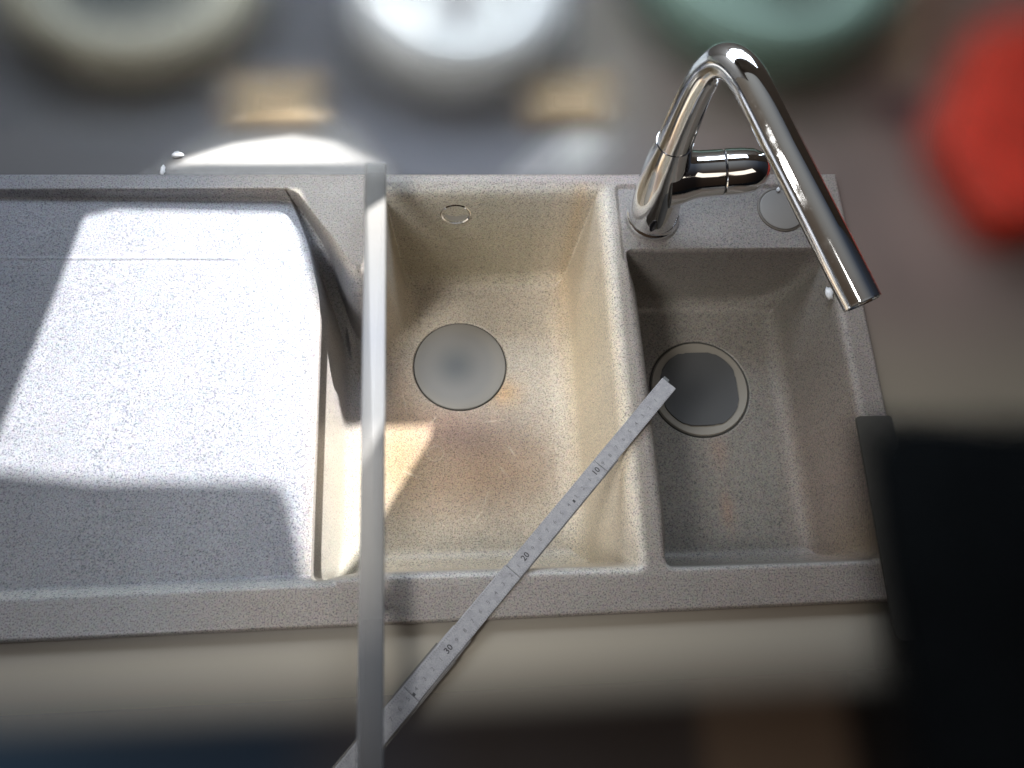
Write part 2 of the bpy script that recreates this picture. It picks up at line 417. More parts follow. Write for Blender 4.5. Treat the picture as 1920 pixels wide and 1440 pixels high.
# ------------------------------------------------------------------ metals
def metal(name, col, rough, bump=None):
    m, nt, b = new_mat(name)
    b.inputs['Base Color'].default_value = (*col, 1); b.inputs['Metallic'].default_value = 1; b.inputs['Roughness'].default_value = rough
    return m, nt, b
chrome, nt, b = metal('chrome', (0.79, 0.80, 0.81), 0.045)
oc = objco(nt); nn = noise(nt, oc, 40, 4, 0.7); vo = nd(nt, 'ShaderNodeTexVoronoi'); vo.inputs['Scale'].default_value = 230; nt.links.new(oc, vo.inputs['Vector'])
spots = mapr(nt, vo.outputs['Distance'], 0.10, 0.22, 0.06, 0.0); base_r = mapr(nt, nn, 0.4, 0.75, 0.03, 0.12)
ad = nd(nt, 'ShaderNodeMath', operation='ADD'); nt.links.new(spots, ad.inputs[0]); nt.links.new(base_r, ad.inputs[1])
nt.links.new(ad.outputs[0], b.inputs['Roughness'])
chrome_dark, nt, b = metal('dark_chrome', (0.06, 0.06, 0.07), 0.35)  # dark metal for seams, aerator and inlay
steel, nt, b = metal('satin_steel', (0.50, 0.51, 0.52), 0.42)
b.inputs['Metallic'].default_value = 0.2; b.inputs['Roughness'].default_value = 0.6
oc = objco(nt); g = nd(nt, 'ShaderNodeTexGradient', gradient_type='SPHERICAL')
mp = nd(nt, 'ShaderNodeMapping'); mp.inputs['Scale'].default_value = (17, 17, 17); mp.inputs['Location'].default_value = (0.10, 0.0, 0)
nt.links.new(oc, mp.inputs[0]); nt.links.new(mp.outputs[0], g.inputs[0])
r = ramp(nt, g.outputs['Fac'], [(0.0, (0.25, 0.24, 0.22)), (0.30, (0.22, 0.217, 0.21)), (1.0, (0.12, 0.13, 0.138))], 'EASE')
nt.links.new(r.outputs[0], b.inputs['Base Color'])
darkplate, nt, b = metal('dark_plate', (0.085, 0.087, 0.09), 0.6); b.inputs['Metallic'].default_value = 0.3
flange_m, nt, b = metal('dull_flange', (0.27, 0.25, 0.215), 0.5); b.inputs['Metallic'].default_value = 0.25
seal, nt, b = new_mat('dark_seal'); b.inputs['Base Color'].default_value = (0.05, 0.05, 0.045, 1); b.inputs['Roughness'].default_value = 0.6
greycap, nt, b = new_mat('grey_cap'); b.inputs['Base Color'].default_value = (0.30, 0.295, 0.28, 1); b.inputs['Roughness'].default_value = 0.5
capedge, nt, b = new_mat('cap_edge'); b.inputs['Base Color'].default_value = (0.10, 0.085, 0.07, 1); b.inputs['Roughness'].default_value = 0.5

# strainers, overflow: parts of the sink
zf = -BIG_D-0.003
def child_root_mesh(name, prof, mat, center, par=sink, n=72, angle=35):
    """lathe part whose own origin is its centre"""
    vs, fs = lathe(prof, n)
    bm = bmesh.new(); bv = [bm.verts.new(v) for v in vs]
    for f in fs: bm.faces.new([bv[i] for i in f])
    bmesh.ops.remove_doubles(bm, verts=bm.verts, dist=1e-7)
    o = from_bm(name, bm, mat, None, angle=angle)
    o.location = Vector(center) - parent_world(par); o.parent = par
    return o
main_str = child_root_mesh('strainer_cover', [(0, 0.0030), (0.018, 0.0031), (0.036, 0.0034), (0.050, 0.0038), (0.0575, 0.0040), (0.0597, 0.0036), (0.0600, 0.0005)], steel, (*MD, zf))
tag(main_str, 'smooth grey steel cover in the large bowl')
child_root_mesh('strainer_seal', [(0.0600, 0.0), (0.0604, 0.0024), (0.0608, 0.0026), (0.0612, 0.0024), (0.0615, 0.0)], seal, (*MD, zf), main_str)
zf2 = -SM_D-0.003
fl = child_root_mesh('strainer_flange', [(0.0470, 0.0004), (0.0485, 0.0020), (0.0560, 0.0034), (0.0600, 0.0042), (0.0612, 0.0030), (0.0614, 0.0)], flange_m, (*SD, zf2))
tag(fl, 'dull flange ring in the small bowl')
child_root_mesh('strainer_seal', [(0.0612, 0.0), (0.0618, 0.0028), (0.0626, 0.0034), (0.0632, 0.0026), (0.0634, 0.0)], seal, (*SD, zf2), fl)
bm = bmesh.new(); n = 96; top = []; bot = []
for i in range(n):
    a = 2*PI*i/n; q = max(abs(math.cos(a)), abs(math.sin(a)))
    rad = min(0.0515, 0.0475/q) - 0.0012*(1 if (i % 12) in (5, 6) else 0)
    top.append(bm.verts.new((rad*math.cos(a), rad*math.sin(a), 0.0046))); bot.append(bm.verts.new((rad*1.01*math.cos(a), rad*1.01*math.sin(a), 0.0008)))
cin = [bm.verts.new((v.co.x*0.85, v.co.y*0.85, 0.0034)) for v in top]
for i in range(n):
    j = (i+1) % n
    bm.faces.new((bot[i], bot[j], top[j], top[i])); bm.faces.new((top[i], top[j], cin[j], cin[i]))
bm.faces.new(cin)
pl = from_bm('strainer_plate', bm, darkplate, None, angle=30); pl.location = (*SD, zf2); pl.parent = sink
# overflow cover on the back wall of the large bowl
ov = Vector((0.0115, 0.4948, -0.040))
rx = Matrix.Rotation(math.radians(84), 3, 'X')
ring_o = lathe_obj('overflow_ring', [(0.0150, 0.000), (0.0155, 0.0026), (0.0172, 0.0034), (0.0186, 0.0024), (0.0190, -0.004)], chrome, sink, 56, center=ov, rot=rx)
lathe_obj('overflow_cap', [(0, 0.0016), (0.0135, 0.0018), (0.0142, 0.0008), (0.0143, -0.003)], greycap, sink, 56, center=ov+Vector((0.0004, 0, 0)), rot=rx)
lathe_obj('overflow_gap', [(0.0143, -0.001), (0.0150, -0.001)], seal, sink, 56, center=ov, rot=rx)

# ------------------------------------------------------------------ mixer tap
tap = root('mixer_tap', (0.238, 0.465, -0.002), 'tall polished chrome kitchen tap standing on the deck behind the small bowl', 'tap')
by = 0.465
lathe_obj('base_ring', [(0, 0.001), (0.0312, 0.001), (0.0314, 0.0035), (0.0302, 0.0060), (0.0286, 0.0075), (0.0280, 0.010)], chrome, tap, 64, center=(0.2375, by, -0.003))
p, r = smooth_path([(0.2370, by, 0.002), (0.2355, by, 0.020), (0.2325, by, 0.055), (0.2300, by, 0.085), (0.2278, by, 0.112), (0.2265, by, 0.138)],
                   [0.0282, 0.0278, 0.0264, 0.0248, 0.0222, 0.0186], 30)
tube('body', p, r, chrome, tap, 56, xs=1.0)
tube('seam_ring', [(0.2265, by, 0.1370), (0.2264, by, 0.1392)], [0.0176, 0.0176], chrome_dark, tap, 48)
# spout: rises, bends tightly, reaches out and forward
dirv = (Vector((0.3165, 0.2360, 0.2475))-Vector((0.246, 0.440, 0.268))).normalized()
pts = [(0.2264, by, 0.1388), (0.2260, by, 0.165), (0.2260, by, 0.195), (0.2268, by-0.0005, 0.222), (0.2290, by-0.003, 0.243),
       (0.2335, by-0.0105, 0.2600), (0.2400, by-0.024, 0.2690), (0.2480, by-0.045, 0.2715)]
rad = [0.0178, 0.0170, 0.0160, 0.0152, 0.0142, 0.0146, 0.0149, 0.0150]
end = Vector((0.3165, 0.2360, 0.2475))
for k in (0.3, 0.6, 0.9):
    q = Vector(pts[7]).lerp(end, k); pts.append(tuple(q)); rad.append(0.0148)
pts.append(tuple(end)); rad.append(0.0145)
p, r = smooth_path(pts, rad, 130)
tube('spout', p[:-1], r[:-1], chrome, tap, 64, caps=False)
T = (Vector(p[-1])-Vector(p[-3])).normalized(); E = Vector(p[-2])
q = T.to_track_quat('Z', 'Y').to_matrix()
lathe_obj('spout_lip', [(0.0145, 0.0), (0.0146, 0.0012), (0.0140, 0.0016), (0.0126, 0.0010), (0.0122, -0.003), (0.0120, -0.006)], chrome, tap, 56, center=E, rot=q)
aer = lathe_obj('aerator', [(0, -0.0035), (0.006, -0.0030), (0.0105, -0.0040), (0.0122, -0.0058)], chrome_dark, tap, 48, center=E, rot=q)
# small screw glints inside the mouth
lathe_obj('aerator_nozzle', [(0, 0.0016), (0.0035, 0.0012), (0.0040, -0.003)], chrome, tap, 24, center=E, rot=q)
# oval inlay on the body
# side valve with handle
hz = 0.086
ax = Vector((1.0, -0.02, 0.16)).normalized()
H0 = Vector((0.2310, by, 0.078))
def hp(d): return tuple(H0+ax*d)
tube('valve_body', [hp(0.004), hp(0.018), hp(0.028), hp(0.036), hp(0.0595)], [0.0330, 0.0300, 0.0262, 0.0246, 0.0240], chrome, tap, 56)
tube('seam_ring', [hp(0.0594), hp(0.0612)], [0.0228, 0.0228], chrome_dark, tap, 48)
hn = tube('handle', [hp(0.0610), hp(0.0622), hp(0.078), hp(0.092), hp(0.101), hp(0.107), hp(0.110)], [0.0232, 0.0243, 0.0240, 0.0224, 0.0185, 0.0115, 0.004], chrome, tap, 56)
tube('lever', [hp(0.095), tuple(H0+ax*0.104+Vector((0, 0.010, 0.010))), tuple(H0+ax*0.112+Vector((0, 0.022, 0.020))), tuple(H0+ax*0.118+Vector((0.002, 0.036, 0.028)))],
     [0.0050, 0.0045, 0.0042, 0.0040], chrome, hn, 24)
# round fillet where the valve grows out of the body
bm = bmesh.new()
bmesh.ops.create_uvsphere(bm, u_segments=40, v_segments=24, radius=0.0225)
bmesh.ops.scale(bm, verts=bm.verts, vec=(1.05, 1.05, 1.5)); bmesh.ops.translate(bm, verts=bm.verts, vec=H0)
from_bm('valve_joint', bm, chrome, tap)
# oval mark low on the front of the body
ovn = Matrix.Rotation(math.radians(78), 3, 'X')
oc_ = Vector((0.2290, by-0.0276, 0.026))
vs, fs = lathe([(0, 0.0006), (0.0030, 0.0008), (0.0036, 0.0016), (0.0043, 0.0014), (0.0046, -0.001)], 36)
bm = bmesh.new(); bv = [bm.verts.new((v[0]*0.75, v[1]*2.1, v[2])) for v in vs]
for f in fs: bm.faces.new([bv[i] for i in f])
bmesh.ops.remove_doubles(bm, verts=bm.verts, dist=1e-7)
bmesh.ops.transform(bm, verts=bm.verts, matrix=Matrix.Translation(oc_) @ (Matrix.Rotation(math.radians(-18), 3, 'Z') @ ovn).to_4x4())
from_bm('oval_inlay', bm, chrome_dark, tap)

# round cap beside the tap
deckcap, nt, b = new_mat('deck_cap_plastic'); b.inputs['Base Color'].default_value = (0.17, 0.16, 0.15, 1); b.inputs['Roughness'].default_value = 0.5
cp = root('deck_cap', (0.3935, 0.474, -0.0028), 'flat round grey cap on the sink deck, half hidden by the spout', 'cap')
lathe_obj('cap_disc', [(0, 0.0030), (0.024, 0.0030), (0.0265, 0.0024), (0.0272, 0.0)], deckcap, cp, 56, center=cp.location)
lathe_obj('cap_rim', [(0.0272, 0.0), (0.0276, 0.0016), (0.0288, 0.0012), (0.029, 0.0)], capedge, cp, 56, center=cp.location)

# ------------------------------------------------------------------ folding ruler lying over the bowls
rule_m, nt, b = new_mat('worn_white_wood')
oc = objco(nt); n1 = noise(nt, oc, 160, 3); n2 = noise(nt, oc, 900, 2)
c = ramp(nt, n1, [(0.3, (0.285, 0.29, 0.315)), (0.6, (0.35, 0.355, 0.38))])
c2 = ramp(nt, n2, [(0.35, (0.82, 0.82, 0.82)), (0.6, (1, 1, 1))])
nt.links.new(mix(nt, 1.0, c.outputs[0], c2.outputs[0], 'MULTIPLY'), b.inputs['Base Color']); b.inputs['Roughness'].default_value = 0.6
rule_e, nt, b = new_mat('bare_wood_edge'); b.inputs['Base Color'].default_value = (0.13, 0.125, 0.12, 1)
ink, nt, b = new_mat('black_ink'); b.inputs['Base Color'].default_value = (0.16, 0.16, 0.18, 1); b.inputs['Roughness'].default_value = 0.6
inkb, nt, b = new_mat('bold_ink'); b.inputs['Base Color'].default_value = (0.05, 0.05, 0.06, 1); b.inputs['Roughness'].default_value = 0.6
A = Vector((0.2315, 0.2585, 0.0045)); Bv = Vector((-0.125, -0.124, -0.0040))
u = (Bv-A).normalized(); LEN = (Bv-A).length
w = Vector((-u.y, u.x, 0)).normalized(); nrm = u.cross(w).normalized()
if nrm.z < 0: nrm = -nrm
RM = Matrix((u, w, nrm)).transposed()
ruler = root('folding_ruler', A, 'pale grey folding ruler with black centimetre numbers lying diagonally across both bowls', 'ruler')
def seg(d0, d1, zz, width, side=0.0, name='segment', th=0.0026):
    bm = bmesh.new(); c = A+u*((d0+d1)/2)+w*side+nrm*zz
    box_bm(bm, c, (d1-d0, width, th), 0.0006, RM)
    return from_bm(name, bm, rule_m, ruler, smooth=False)
WD = 0.0196
seg(0.0, 0.118, 0.0015, 0.0182)
seg(0.100, 0.262, -0.0013, WD, 0.0006)
seg(0.256, 0.400, 0.0015, WD, -0.0002)
seg(0.330, 0.520, -0.0013, 0.0224, 0.0002)
for (d0, d1) in ((0.118, 0.2562),):
    seg(d0+0.0004, d1-0.0006, 0.0015, 0.0186, 0.0002)
seg(0.4003, 0.512, 0.0015, 0.0206)
def edge_strip(d0, d1, side, z):
    bm = bmesh.new(); box_bm(bm, A+u*((d0+d1)/2)+w*side+nrm*z, (d1-d0, 0.0016, 0.0030), 0, RM); return from_bm('worn_edge', bm, rule_e, ruler, smooth=False)
edge_strip(0.352, 0.508, -0.0118, -0.0012); edge_strip(0.352, 0.508, 0.0118, -0.0012)
# printed numbers and ticks
bm_num = bmesh.new(); bm_bold = bmesh.new()
def text_into(bm, s, size, centre, bold=False):
    cu = bpy.data.curves.new('t', 'FONT'); cu.body = s; cu.size = size; cu.align_x = 'CENTER'; cu.align_y = 'CENTER'; cu.resolution_u = 2
    cu.offset = 0.00012 if bold else 0.00003
    o = bpy.data.objects.new('t', cu); COL.objects.link(o)
    bpy.context.view_layer.update()
    dg = bpy.context.evaluated_depsgraph_get(); m = bpy.data.meshes.new_from_object(o.evaluated_get(dg))
    M = Matrix.Translation(centre) @ RM.to_4x4() @ Matrix.Rotation(PI, 4, 'Z')
    m.transform(M); bm.from_mesh(m)
    bpy.data.objects.remove(o); bpy.data.curves.remove(cu); bpy.data.meshes.remove(m)
CM = 0.01117; D0 = 0.014
for k in range(1, 46):
    d = D0+(k)*CM - 0.0
    if d > 0.505: break
    c = A+u*d+nrm*0.00305
    if k % 10 == 0: bt = bmesh.new(); text_into(bt, str(k), 0.0084, c, True); from_bm('printed_ten', bt, inkb, ruler, smooth=False)
    else: text_into(bm_num, str(k % 10), 0.0058, c+w*0.0006)
    if k in (13, 34):
        box_bm(bm_bold, c+u*0.0048+w*0.002+nrm*0.00002, (0.0022, 0.0030, 0.00012), 0, RM)
for k in range(0, 226):
    d = D0+k*CM/5 - CM*0.5
    if d < 0.002 or d > 0.508: continue
    for sgn in (1, -1):
        ln = 0.0030 if k % 5 == 0 else 0.0017
        c = A+u*d+w*sgn*(0.0089-ln/2)+nrm*0.00296
        v = [c+u*(i*0.00016)+w*(j*ln/2) for i, j in ((-1, -1), (1, -1), (1, 1), (-1, 1))]
        bm_num.faces.new([bm_num.verts.new(x) for x in v])
o = from_bm('printed_numbers', bm_num, ink, ruler, smooth=False); o['kind'] = 'stuff'
o = from_bm('bold_mark', bm_bold, inkb, ruler, smooth=False); o['kind'] = 'stuff'
bm = bmesh.new(); box_bm(bm, A+u*(-0.0015)+nrm*0.0010-w*0.005, (0.004, 0.007, 0.0016), 0.0005, RM); from_bm('end_clip', bm, steel, ruler, smooth=False)

# ------------------------------------------------------------------ pale bar lying across the sink
bar_m, nt, b = new_mat('satin_bar')
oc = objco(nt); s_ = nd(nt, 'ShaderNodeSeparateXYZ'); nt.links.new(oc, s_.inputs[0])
f_ = mapr(nt, s_.outputs['Y'], -0.12, 0.56)  # brightness of lit and unlit stretches is put into the bar colour
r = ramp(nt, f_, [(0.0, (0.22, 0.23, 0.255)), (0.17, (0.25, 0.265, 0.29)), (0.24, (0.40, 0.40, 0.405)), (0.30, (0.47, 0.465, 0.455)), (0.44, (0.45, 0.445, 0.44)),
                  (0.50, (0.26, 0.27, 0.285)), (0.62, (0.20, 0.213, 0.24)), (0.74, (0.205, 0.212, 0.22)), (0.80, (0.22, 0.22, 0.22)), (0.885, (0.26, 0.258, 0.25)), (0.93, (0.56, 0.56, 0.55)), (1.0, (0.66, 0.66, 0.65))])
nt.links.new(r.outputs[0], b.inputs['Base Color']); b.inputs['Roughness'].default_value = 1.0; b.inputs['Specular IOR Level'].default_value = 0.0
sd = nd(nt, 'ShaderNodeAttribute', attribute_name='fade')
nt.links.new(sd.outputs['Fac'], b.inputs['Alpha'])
def ss(t):
    t = max(0.0, min(1.0, t)); return t*t*(3-2*t)
def layers(builder, dmin, dmax, n):
    """nested shells that fade outwards; returns verts, faces, per-vertex fade"""
    V = []; F = []; A_ = []; prev = 0.0
    for k in range(1, n+1):
        o = ss(k/n); d = dmax+(dmin-dmax)*(k-1)/(n-1)
        a = 1.0 if k == n else 1-math.sqrt(max(0.0, (1-o)/(1-prev)))
        prev = min(o, 0.999999)
        vs, fs = builder(d); b0 = len(V); V += vs; F += [tuple(i+b0 for i in f) for f in fs]; A_ += [a]*len(vs)
    return V, F, A_
def soft_obj(name, builder, dmin, dmax, n, mat, parent=None, loc=(0, 0, 0), fn=None):
    V, F, A_ = layers(builder, dmin, dmax, n)
    me = bpy.data.meshes.new(name); lv = np.array(V)
    me.from_pydata([tuple(v) for v in lv], [], F); me.update(); me.shade_smooth()
    at_ = me.attributes.new('fade', 'FLOAT', 'POINT'); at_.data.foreach_set('value', np.array(A_, dtype=np.float32))
    me.materials.append(mat)
    o = bpy.data.objects.new(name, me); COL.objects.link(o)
    if parent is not None: o.parent = parent; o.location = Vector(loc)-parent_world(parent)
    else: o.location = loc
    return o
def soft_mat(name, col, rough=0.6, radial=None, spec=0.3, nz=0.0):
    m, nt, b = new_mat(name); b.inputs['Roughness'].default_value = rough; b.inputs['Specular IOR Level'].default_value = spec
    oc = objco(nt)
    if radial:
        s = nd(nt, 'ShaderNodeSeparateXYZ'); nt.links.new(oc, s.inputs[0])
        cmb = nd(nt, 'ShaderNodeCombineXYZ'); nt.links.new(s.outputs['X'], cmb.inputs[0]); nt.links.new(s.outputs['Y'], cmb.inputs[1])
        ln = nd(nt, 'ShaderNodeVectorMath', operation='LENGTH'); nt.links.new(cmb.outputs[0], ln.inputs[0])
        r = ramp(nt, mapr(nt, ln.outputs['Value'], 0, radial[0]), radial[1], 'EASE')
        nt.links.new(r.outputs[0], b.inputs['Base Color'])
    else:
        n_ = noise(nt, oc, 14, 3); d = 1-nz
        r = ramp(nt, n_, [(0.3, tuple(c*d for c in col)), (0.7, tuple(c*(1+nz) for c in col))]); nt.links.new(r.outputs[0], b.inputs['Base Color'])
    a = nd(nt, 'ShaderNodeAttribute', attribute_name='fade'); nt.links.new(a.outputs['Fac'], b.inputs['Alpha'])
    return m
def offset_poly(P, d):
    P = np.array(P, float); n = len(P); area = 0.5*sum(P[i-1][0]*P[i][1]-P[i][0]*P[i-1][1] for i in range(n)); sg = 1 if area > 0 else -1
    out = []
    for i in range(n):
        e0 = P[i]-P[i-1]; e1 = P[(i+1) % n]-P[i]
        n0 = np.array([e0[1], -e0[0]])/(np.linalg.norm(e0)+1e-12); n1 = np.array([e1[1], -e1[0]])/(np.linalg.norm(e1)+1e-12)
        m = n0+n1; m /= np.linalg.norm(m)+1e-12; out.append(P[i]+sg*m*d/max(0.5, m.dot(n0)))
    return np.array(out)
def radial(P, c, d):
    v = P-c; L = np.linalg.norm(v, axis=1, keepdims=True); return c+v*(1+d/L)
def pillow(poly, z0, z1, inset=0.02, vz=1.0, star=True):
    poly = np.array(poly); c = (poly.min(0)+poly.max(0))/2
    offset = (lambda P, d: radial(P, c, d)) if star else offset_poly
    def build(d):
        P = offset(poly, d); n = len(P); a = z0-d*vz; b = z1+d*vz; h = b-a
        rings = []
        for s, t in ((0.35, 0.0), (0.05, 0.12), (0.0, 0.45), (0.15, 0.72), (0.5, 0.92), (1.0, 1.0)):
            Q = offset(P, -inset*s) if s else P
            rings.append([(q[0], q[1], a+h*t) for q in Q])
        # the crown closes towards the centre
        last = np.array(rings[-1]); rings.append([tuple(c3) for c3 in (last*0.5+np.array([*c, b+h*0.02])*0.5)])
        V = [p for r in rings for p in r]; F = []
        for k in range(len(rings)-1):
            for i in range(n):
                j = (i+1) % n; F.append((k*n+i, k*n+j, (k+1)*n+j, (k+1)*n+i))
        F.append(tuple((len(rings)-1)*n+i for i in range(n))); F.append(tuple(range(n))[::-1])
        return V, F
    return build
def flat_bar(poly, z0, z1):
    def build(d):
        V = []; F = []; a = z0-d*0.2; b = z1+d*0.2; n = len(poly)
        for s_, z in ((0.0, a), (0.0, a*0.3+b*0.7), (0.0012, b)):
            V += [(q[0], q[1], z) for q in offset_poly(poly, d-s_)]
        for k in range(2):
            for i in range(n): j = (i+1) % n; F.append((k*n+i, k*n+j, (k+1)*n+j, (k+1)*n+i))
        F.append(tuple(2*n+i for i in range(n))); F.append(tuple(range(n))[::-1]); return V, F
    return build
def lathe_soft(profile, n=56):
    P = np.array(profile, float)
    def build(d):
        Q = P.copy()
        for i in range(len(P)):
            e0 = P[i]-P[max(i-1, 0)]; e1 = P[min(i+1, len(P)-1)]-P[i]; e = e0/(np.linalg.norm(e0)+1e-9)+e1/(np.linalg.norm(e1)+1e-9)
            nr_ = np.array([-e[1], e[0]]); nr_ /= np.linalg.norm(nr_)+1e-9
            Q[i] = P[i]+nr_*d
            if P[i][0] < 1e-6: Q[i][0] = 1e-4
        Q[:, 0] = np.maximum(Q[:, 0], 1e-4)
        return lathe([tuple(q) for q in Q], n)
    return build

# the bar itself
bar_poly = round_poly([(-0.0842, -0.130), (-0.0630, -0.130), (-0.0640, 0.506), (-0.0862, 0.506)], [0.003]*4, 4)
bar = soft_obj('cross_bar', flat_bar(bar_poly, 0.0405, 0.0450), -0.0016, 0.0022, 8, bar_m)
for (fy0, fy1, fz1) in ((0.490, 0.515, 0.0006), (0.045, 0.040, 0.0006)):
    bm = bmesh.new(); box_bm(bm, (0, 0, 0), (0.013, 0.010, 0.001), 0.0)
    for v in bm.verts:
        t = 1 if v.co.z > 0 else 0
        v.co.x += -0.0765; v.co.y += fy0*t+fy1*(1-t); v.co.z = 0.0395 if t else fz1
    ft = from_bm('foot', bm, rule_e, None, smooth=False); ft.parent = bar
tag(bar, 'long pale satin bar lying front to back across the sink', 'bar')

# ------------------------------------------------------------------ worktop, floor, wall (the setting)
gx = np.arange(-1.10, 1.301, 0.02); gy = np.concatenate([np.arange(-0.09, 0.02, 0.005), np.arange(0.02, 1.061, 0.02)])
GX, GY = np.meshgrid(gx, gy)
K = np.zeros(GX.shape+(3,)); K[:] = (0.105, 0.105, 0.112)
def kt(m, col):
    global K
    m = np.clip(m, 0, 1)[..., None]; K = K*(1-m)+np.array(col)*m
def kb(cx, cy, sx, sy, ang=0.0):
    c, s = math.cos(ang), math.sin(ang); dx = GX-cx; dy = GY-cy
    return np.exp(-0.5*(((dx*c+dy*s)/sx)**2+((-dx*s+dy*c)/sy)**2))
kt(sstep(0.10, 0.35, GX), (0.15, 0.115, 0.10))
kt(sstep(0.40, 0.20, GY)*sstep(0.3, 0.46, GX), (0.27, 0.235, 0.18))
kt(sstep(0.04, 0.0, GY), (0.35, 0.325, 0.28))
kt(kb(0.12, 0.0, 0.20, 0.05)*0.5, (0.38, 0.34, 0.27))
kt(kb(0.165, 0.575, 0.022, 0.035, -0.6)*1.0, (0.62, 0.63, 0.61))  # pale patch of light put into the worktop colour
kt(kb(0.11, 0.545, 0.03, 0.012, 0.6)*0.5, (0.5, 0.5, 0.5))  # tail of the same painted light patch
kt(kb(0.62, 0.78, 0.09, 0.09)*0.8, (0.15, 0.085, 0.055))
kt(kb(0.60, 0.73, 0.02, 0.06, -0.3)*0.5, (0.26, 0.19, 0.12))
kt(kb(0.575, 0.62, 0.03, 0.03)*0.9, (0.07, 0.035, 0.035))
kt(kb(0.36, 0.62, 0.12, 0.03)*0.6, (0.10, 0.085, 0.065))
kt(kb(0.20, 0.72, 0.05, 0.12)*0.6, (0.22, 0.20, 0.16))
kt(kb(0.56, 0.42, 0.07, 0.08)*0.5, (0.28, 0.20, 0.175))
kt(kb(-0.02, 0.56, 0.14, 0.045)*0.5, (0.155, 0.17, 0.21))  # bluish shade in front of the white bowl, painted into the worktop
kt(kb(-0.45, 0.60, 0.12, 0.05)*0.4, (0.13, 0.13, 0.135))
Vv = np.stack([GX, GY, np.full(GX.shape, -0.010)], -1).reshape(-1, 3); gi = np.arange(GX.size).reshape(GX.shape)
Ff = []
for j in range(GX.shape[0]-1):
    for i in range(GX.shape[1]-1):
        cx = (gx[i]+gx[i+1])/2; cy = (gy[j]+gy[j+1])/2
        if XL+0.012 < cx < XR-0.012 and 0.05 < cy < 0.505: continue
        Ff.append((gi[j, i], gi[j, i+1], gi[j+1, i+1], gi[j+1, i]))
me = bpy.data.meshes.new('worktop'); me.from_pydata([tuple(v) for v in Vv], [], Ff); me.update(); me.shade_smooth()
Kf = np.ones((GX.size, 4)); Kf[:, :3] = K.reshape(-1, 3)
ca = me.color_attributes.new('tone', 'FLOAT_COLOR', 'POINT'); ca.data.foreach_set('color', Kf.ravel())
fd = sstep(-0.075, 0.006, GY+0.010*0+0.012*(GX-0.0)*0)
at_ = me.attributes.new('fade', 'FLOAT', 'POINT'); at_.data.foreach_set('value', fd.reshape(-1).astype(np.float32))
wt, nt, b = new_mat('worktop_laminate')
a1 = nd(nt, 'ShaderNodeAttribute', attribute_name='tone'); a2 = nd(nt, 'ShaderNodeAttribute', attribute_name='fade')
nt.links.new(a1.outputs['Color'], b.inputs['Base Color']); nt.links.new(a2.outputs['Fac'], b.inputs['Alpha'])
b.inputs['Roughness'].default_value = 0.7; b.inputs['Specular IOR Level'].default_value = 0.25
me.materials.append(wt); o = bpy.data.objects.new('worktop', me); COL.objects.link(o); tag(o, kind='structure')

fm, nt, b = new_mat('floor_covering')
oc = objco(nt); s_ = nd(nt, 'ShaderNodeSeparateXYZ'); nt.links.new(oc, s_.inputs[0])
r = ramp(nt, mapr(nt, s_.outputs['X'], -1.0, 1.4), [(0.0, (0.09, 0.19, 0.34)), (0.25, (0.08, 0.15, 0.27)), (0.34, (0.18, 0.19, 0.24)), (0.45, (0.16, 0.145, 0.15)),
     (0.60, (0.135, 0.115, 0.11)), (0.64, (0.36, 0.26, 0.19)), (0.72, (0.34, 0.24, 0.17)), (0.77, (0.02, 0.015, 0.014)), (1, (0.012, 0.012, 0.013))], 'EASE')
nt.links.new(r.outputs[0], b.inputs['Base Color']); b.inputs['Roughness'].default_value = 0.8
o = mesh('floor', [(-3, -3, -0.9), (3.5, -3, -0.9), (3.5, 1.1, -0.9), (-3, 1.1, -0.9)], [(0, 1, 2, 3)], fm, smooth=False); tag(o, kind='structure')

# unseen wall behind the worktop, openings cut to the outline of the sun patches
WY = 1.06
LIT0 = [(-0.355, 0.5000), (-0.166, 0.5000), (-0.152, 0.470), (-0.130, 0.395), (-0.127, 0.382), (-0.113, 0.393), (-0.030, 0.456), (-0.006, 0.482), (0.012, 0.499), (0.100, 0.499),
        (0.096, 0.477), (0.060, 0.418), (0.010, 0.338), (-0.120, 0.098), (-0.128, 0.090), (-0.133, 0.100), (-0.150, 0.165), (-0.158, 0.180), (-0.172, 0.184), (-0.34, 0.186),
        (-0.432, 0.197), (-0.49, 0.206), (-0.440, 0.235), (-0.405, 0.40), (-0.389, 0.490)]      # outline of the light where it crosses the rim plane
LIT = [(x, y, 0.0) for x, y in LIT0]
hole = []
for p in LIT:
    P = Vector(p); d = SUN_POS-P; t = (WY-P.y)/d.y; Q = P+d*t; hole.append((Q.x, Q.z))
bm = bmesh.new()
def loop(pts, y):
    vs = [bm.verts.new((x, y, z)) for x, z in pts]; return vs, [bm.edges.new((vs[i], vs[(i+1) % len(vs)])) for i in range(len(vs))]
ov_, oe = loop([(-1.6, -0.9), (1.8, -0.9), (1.8, 1.9), (-1.6, 1.9)], WY)
hv, he = loop(hole, WY)
hole2 = []  # second opening, shaped to light the pale sheet behind the sink
for x, y in [(-0.330, 0.541), (-0.240, 0.575), (-0.170, 0.588), (-0.120, 0.578), (-0.045, 0.541)]:
    P = Vector((x, y, 0)); d = SUN_POS-P; t = (WY-P.y)/d.y; Q = P+d*t; hole2.append((Q.x, Q.z))
hv2, he2 = loop(hole2, WY)
bmesh.ops.triangle_fill(bm, use_beauty=True, edges=oe+he+he2)
r_ = bmesh.ops.extrude_face_region(bm, geom=list(bm.faces)); bmesh.ops.translate(bm, verts=[v for v in r_['geom'] if isinstance(v, bmesh.types.BMVert)], vec=(0, 0.006, 0))
pm, nt, b = new_mat('wall_paint'); b.inputs['Base Color'].default_value = (0.30, 0.27, 0.24, 1); b.inputs['Roughness'].default_value = 0.8
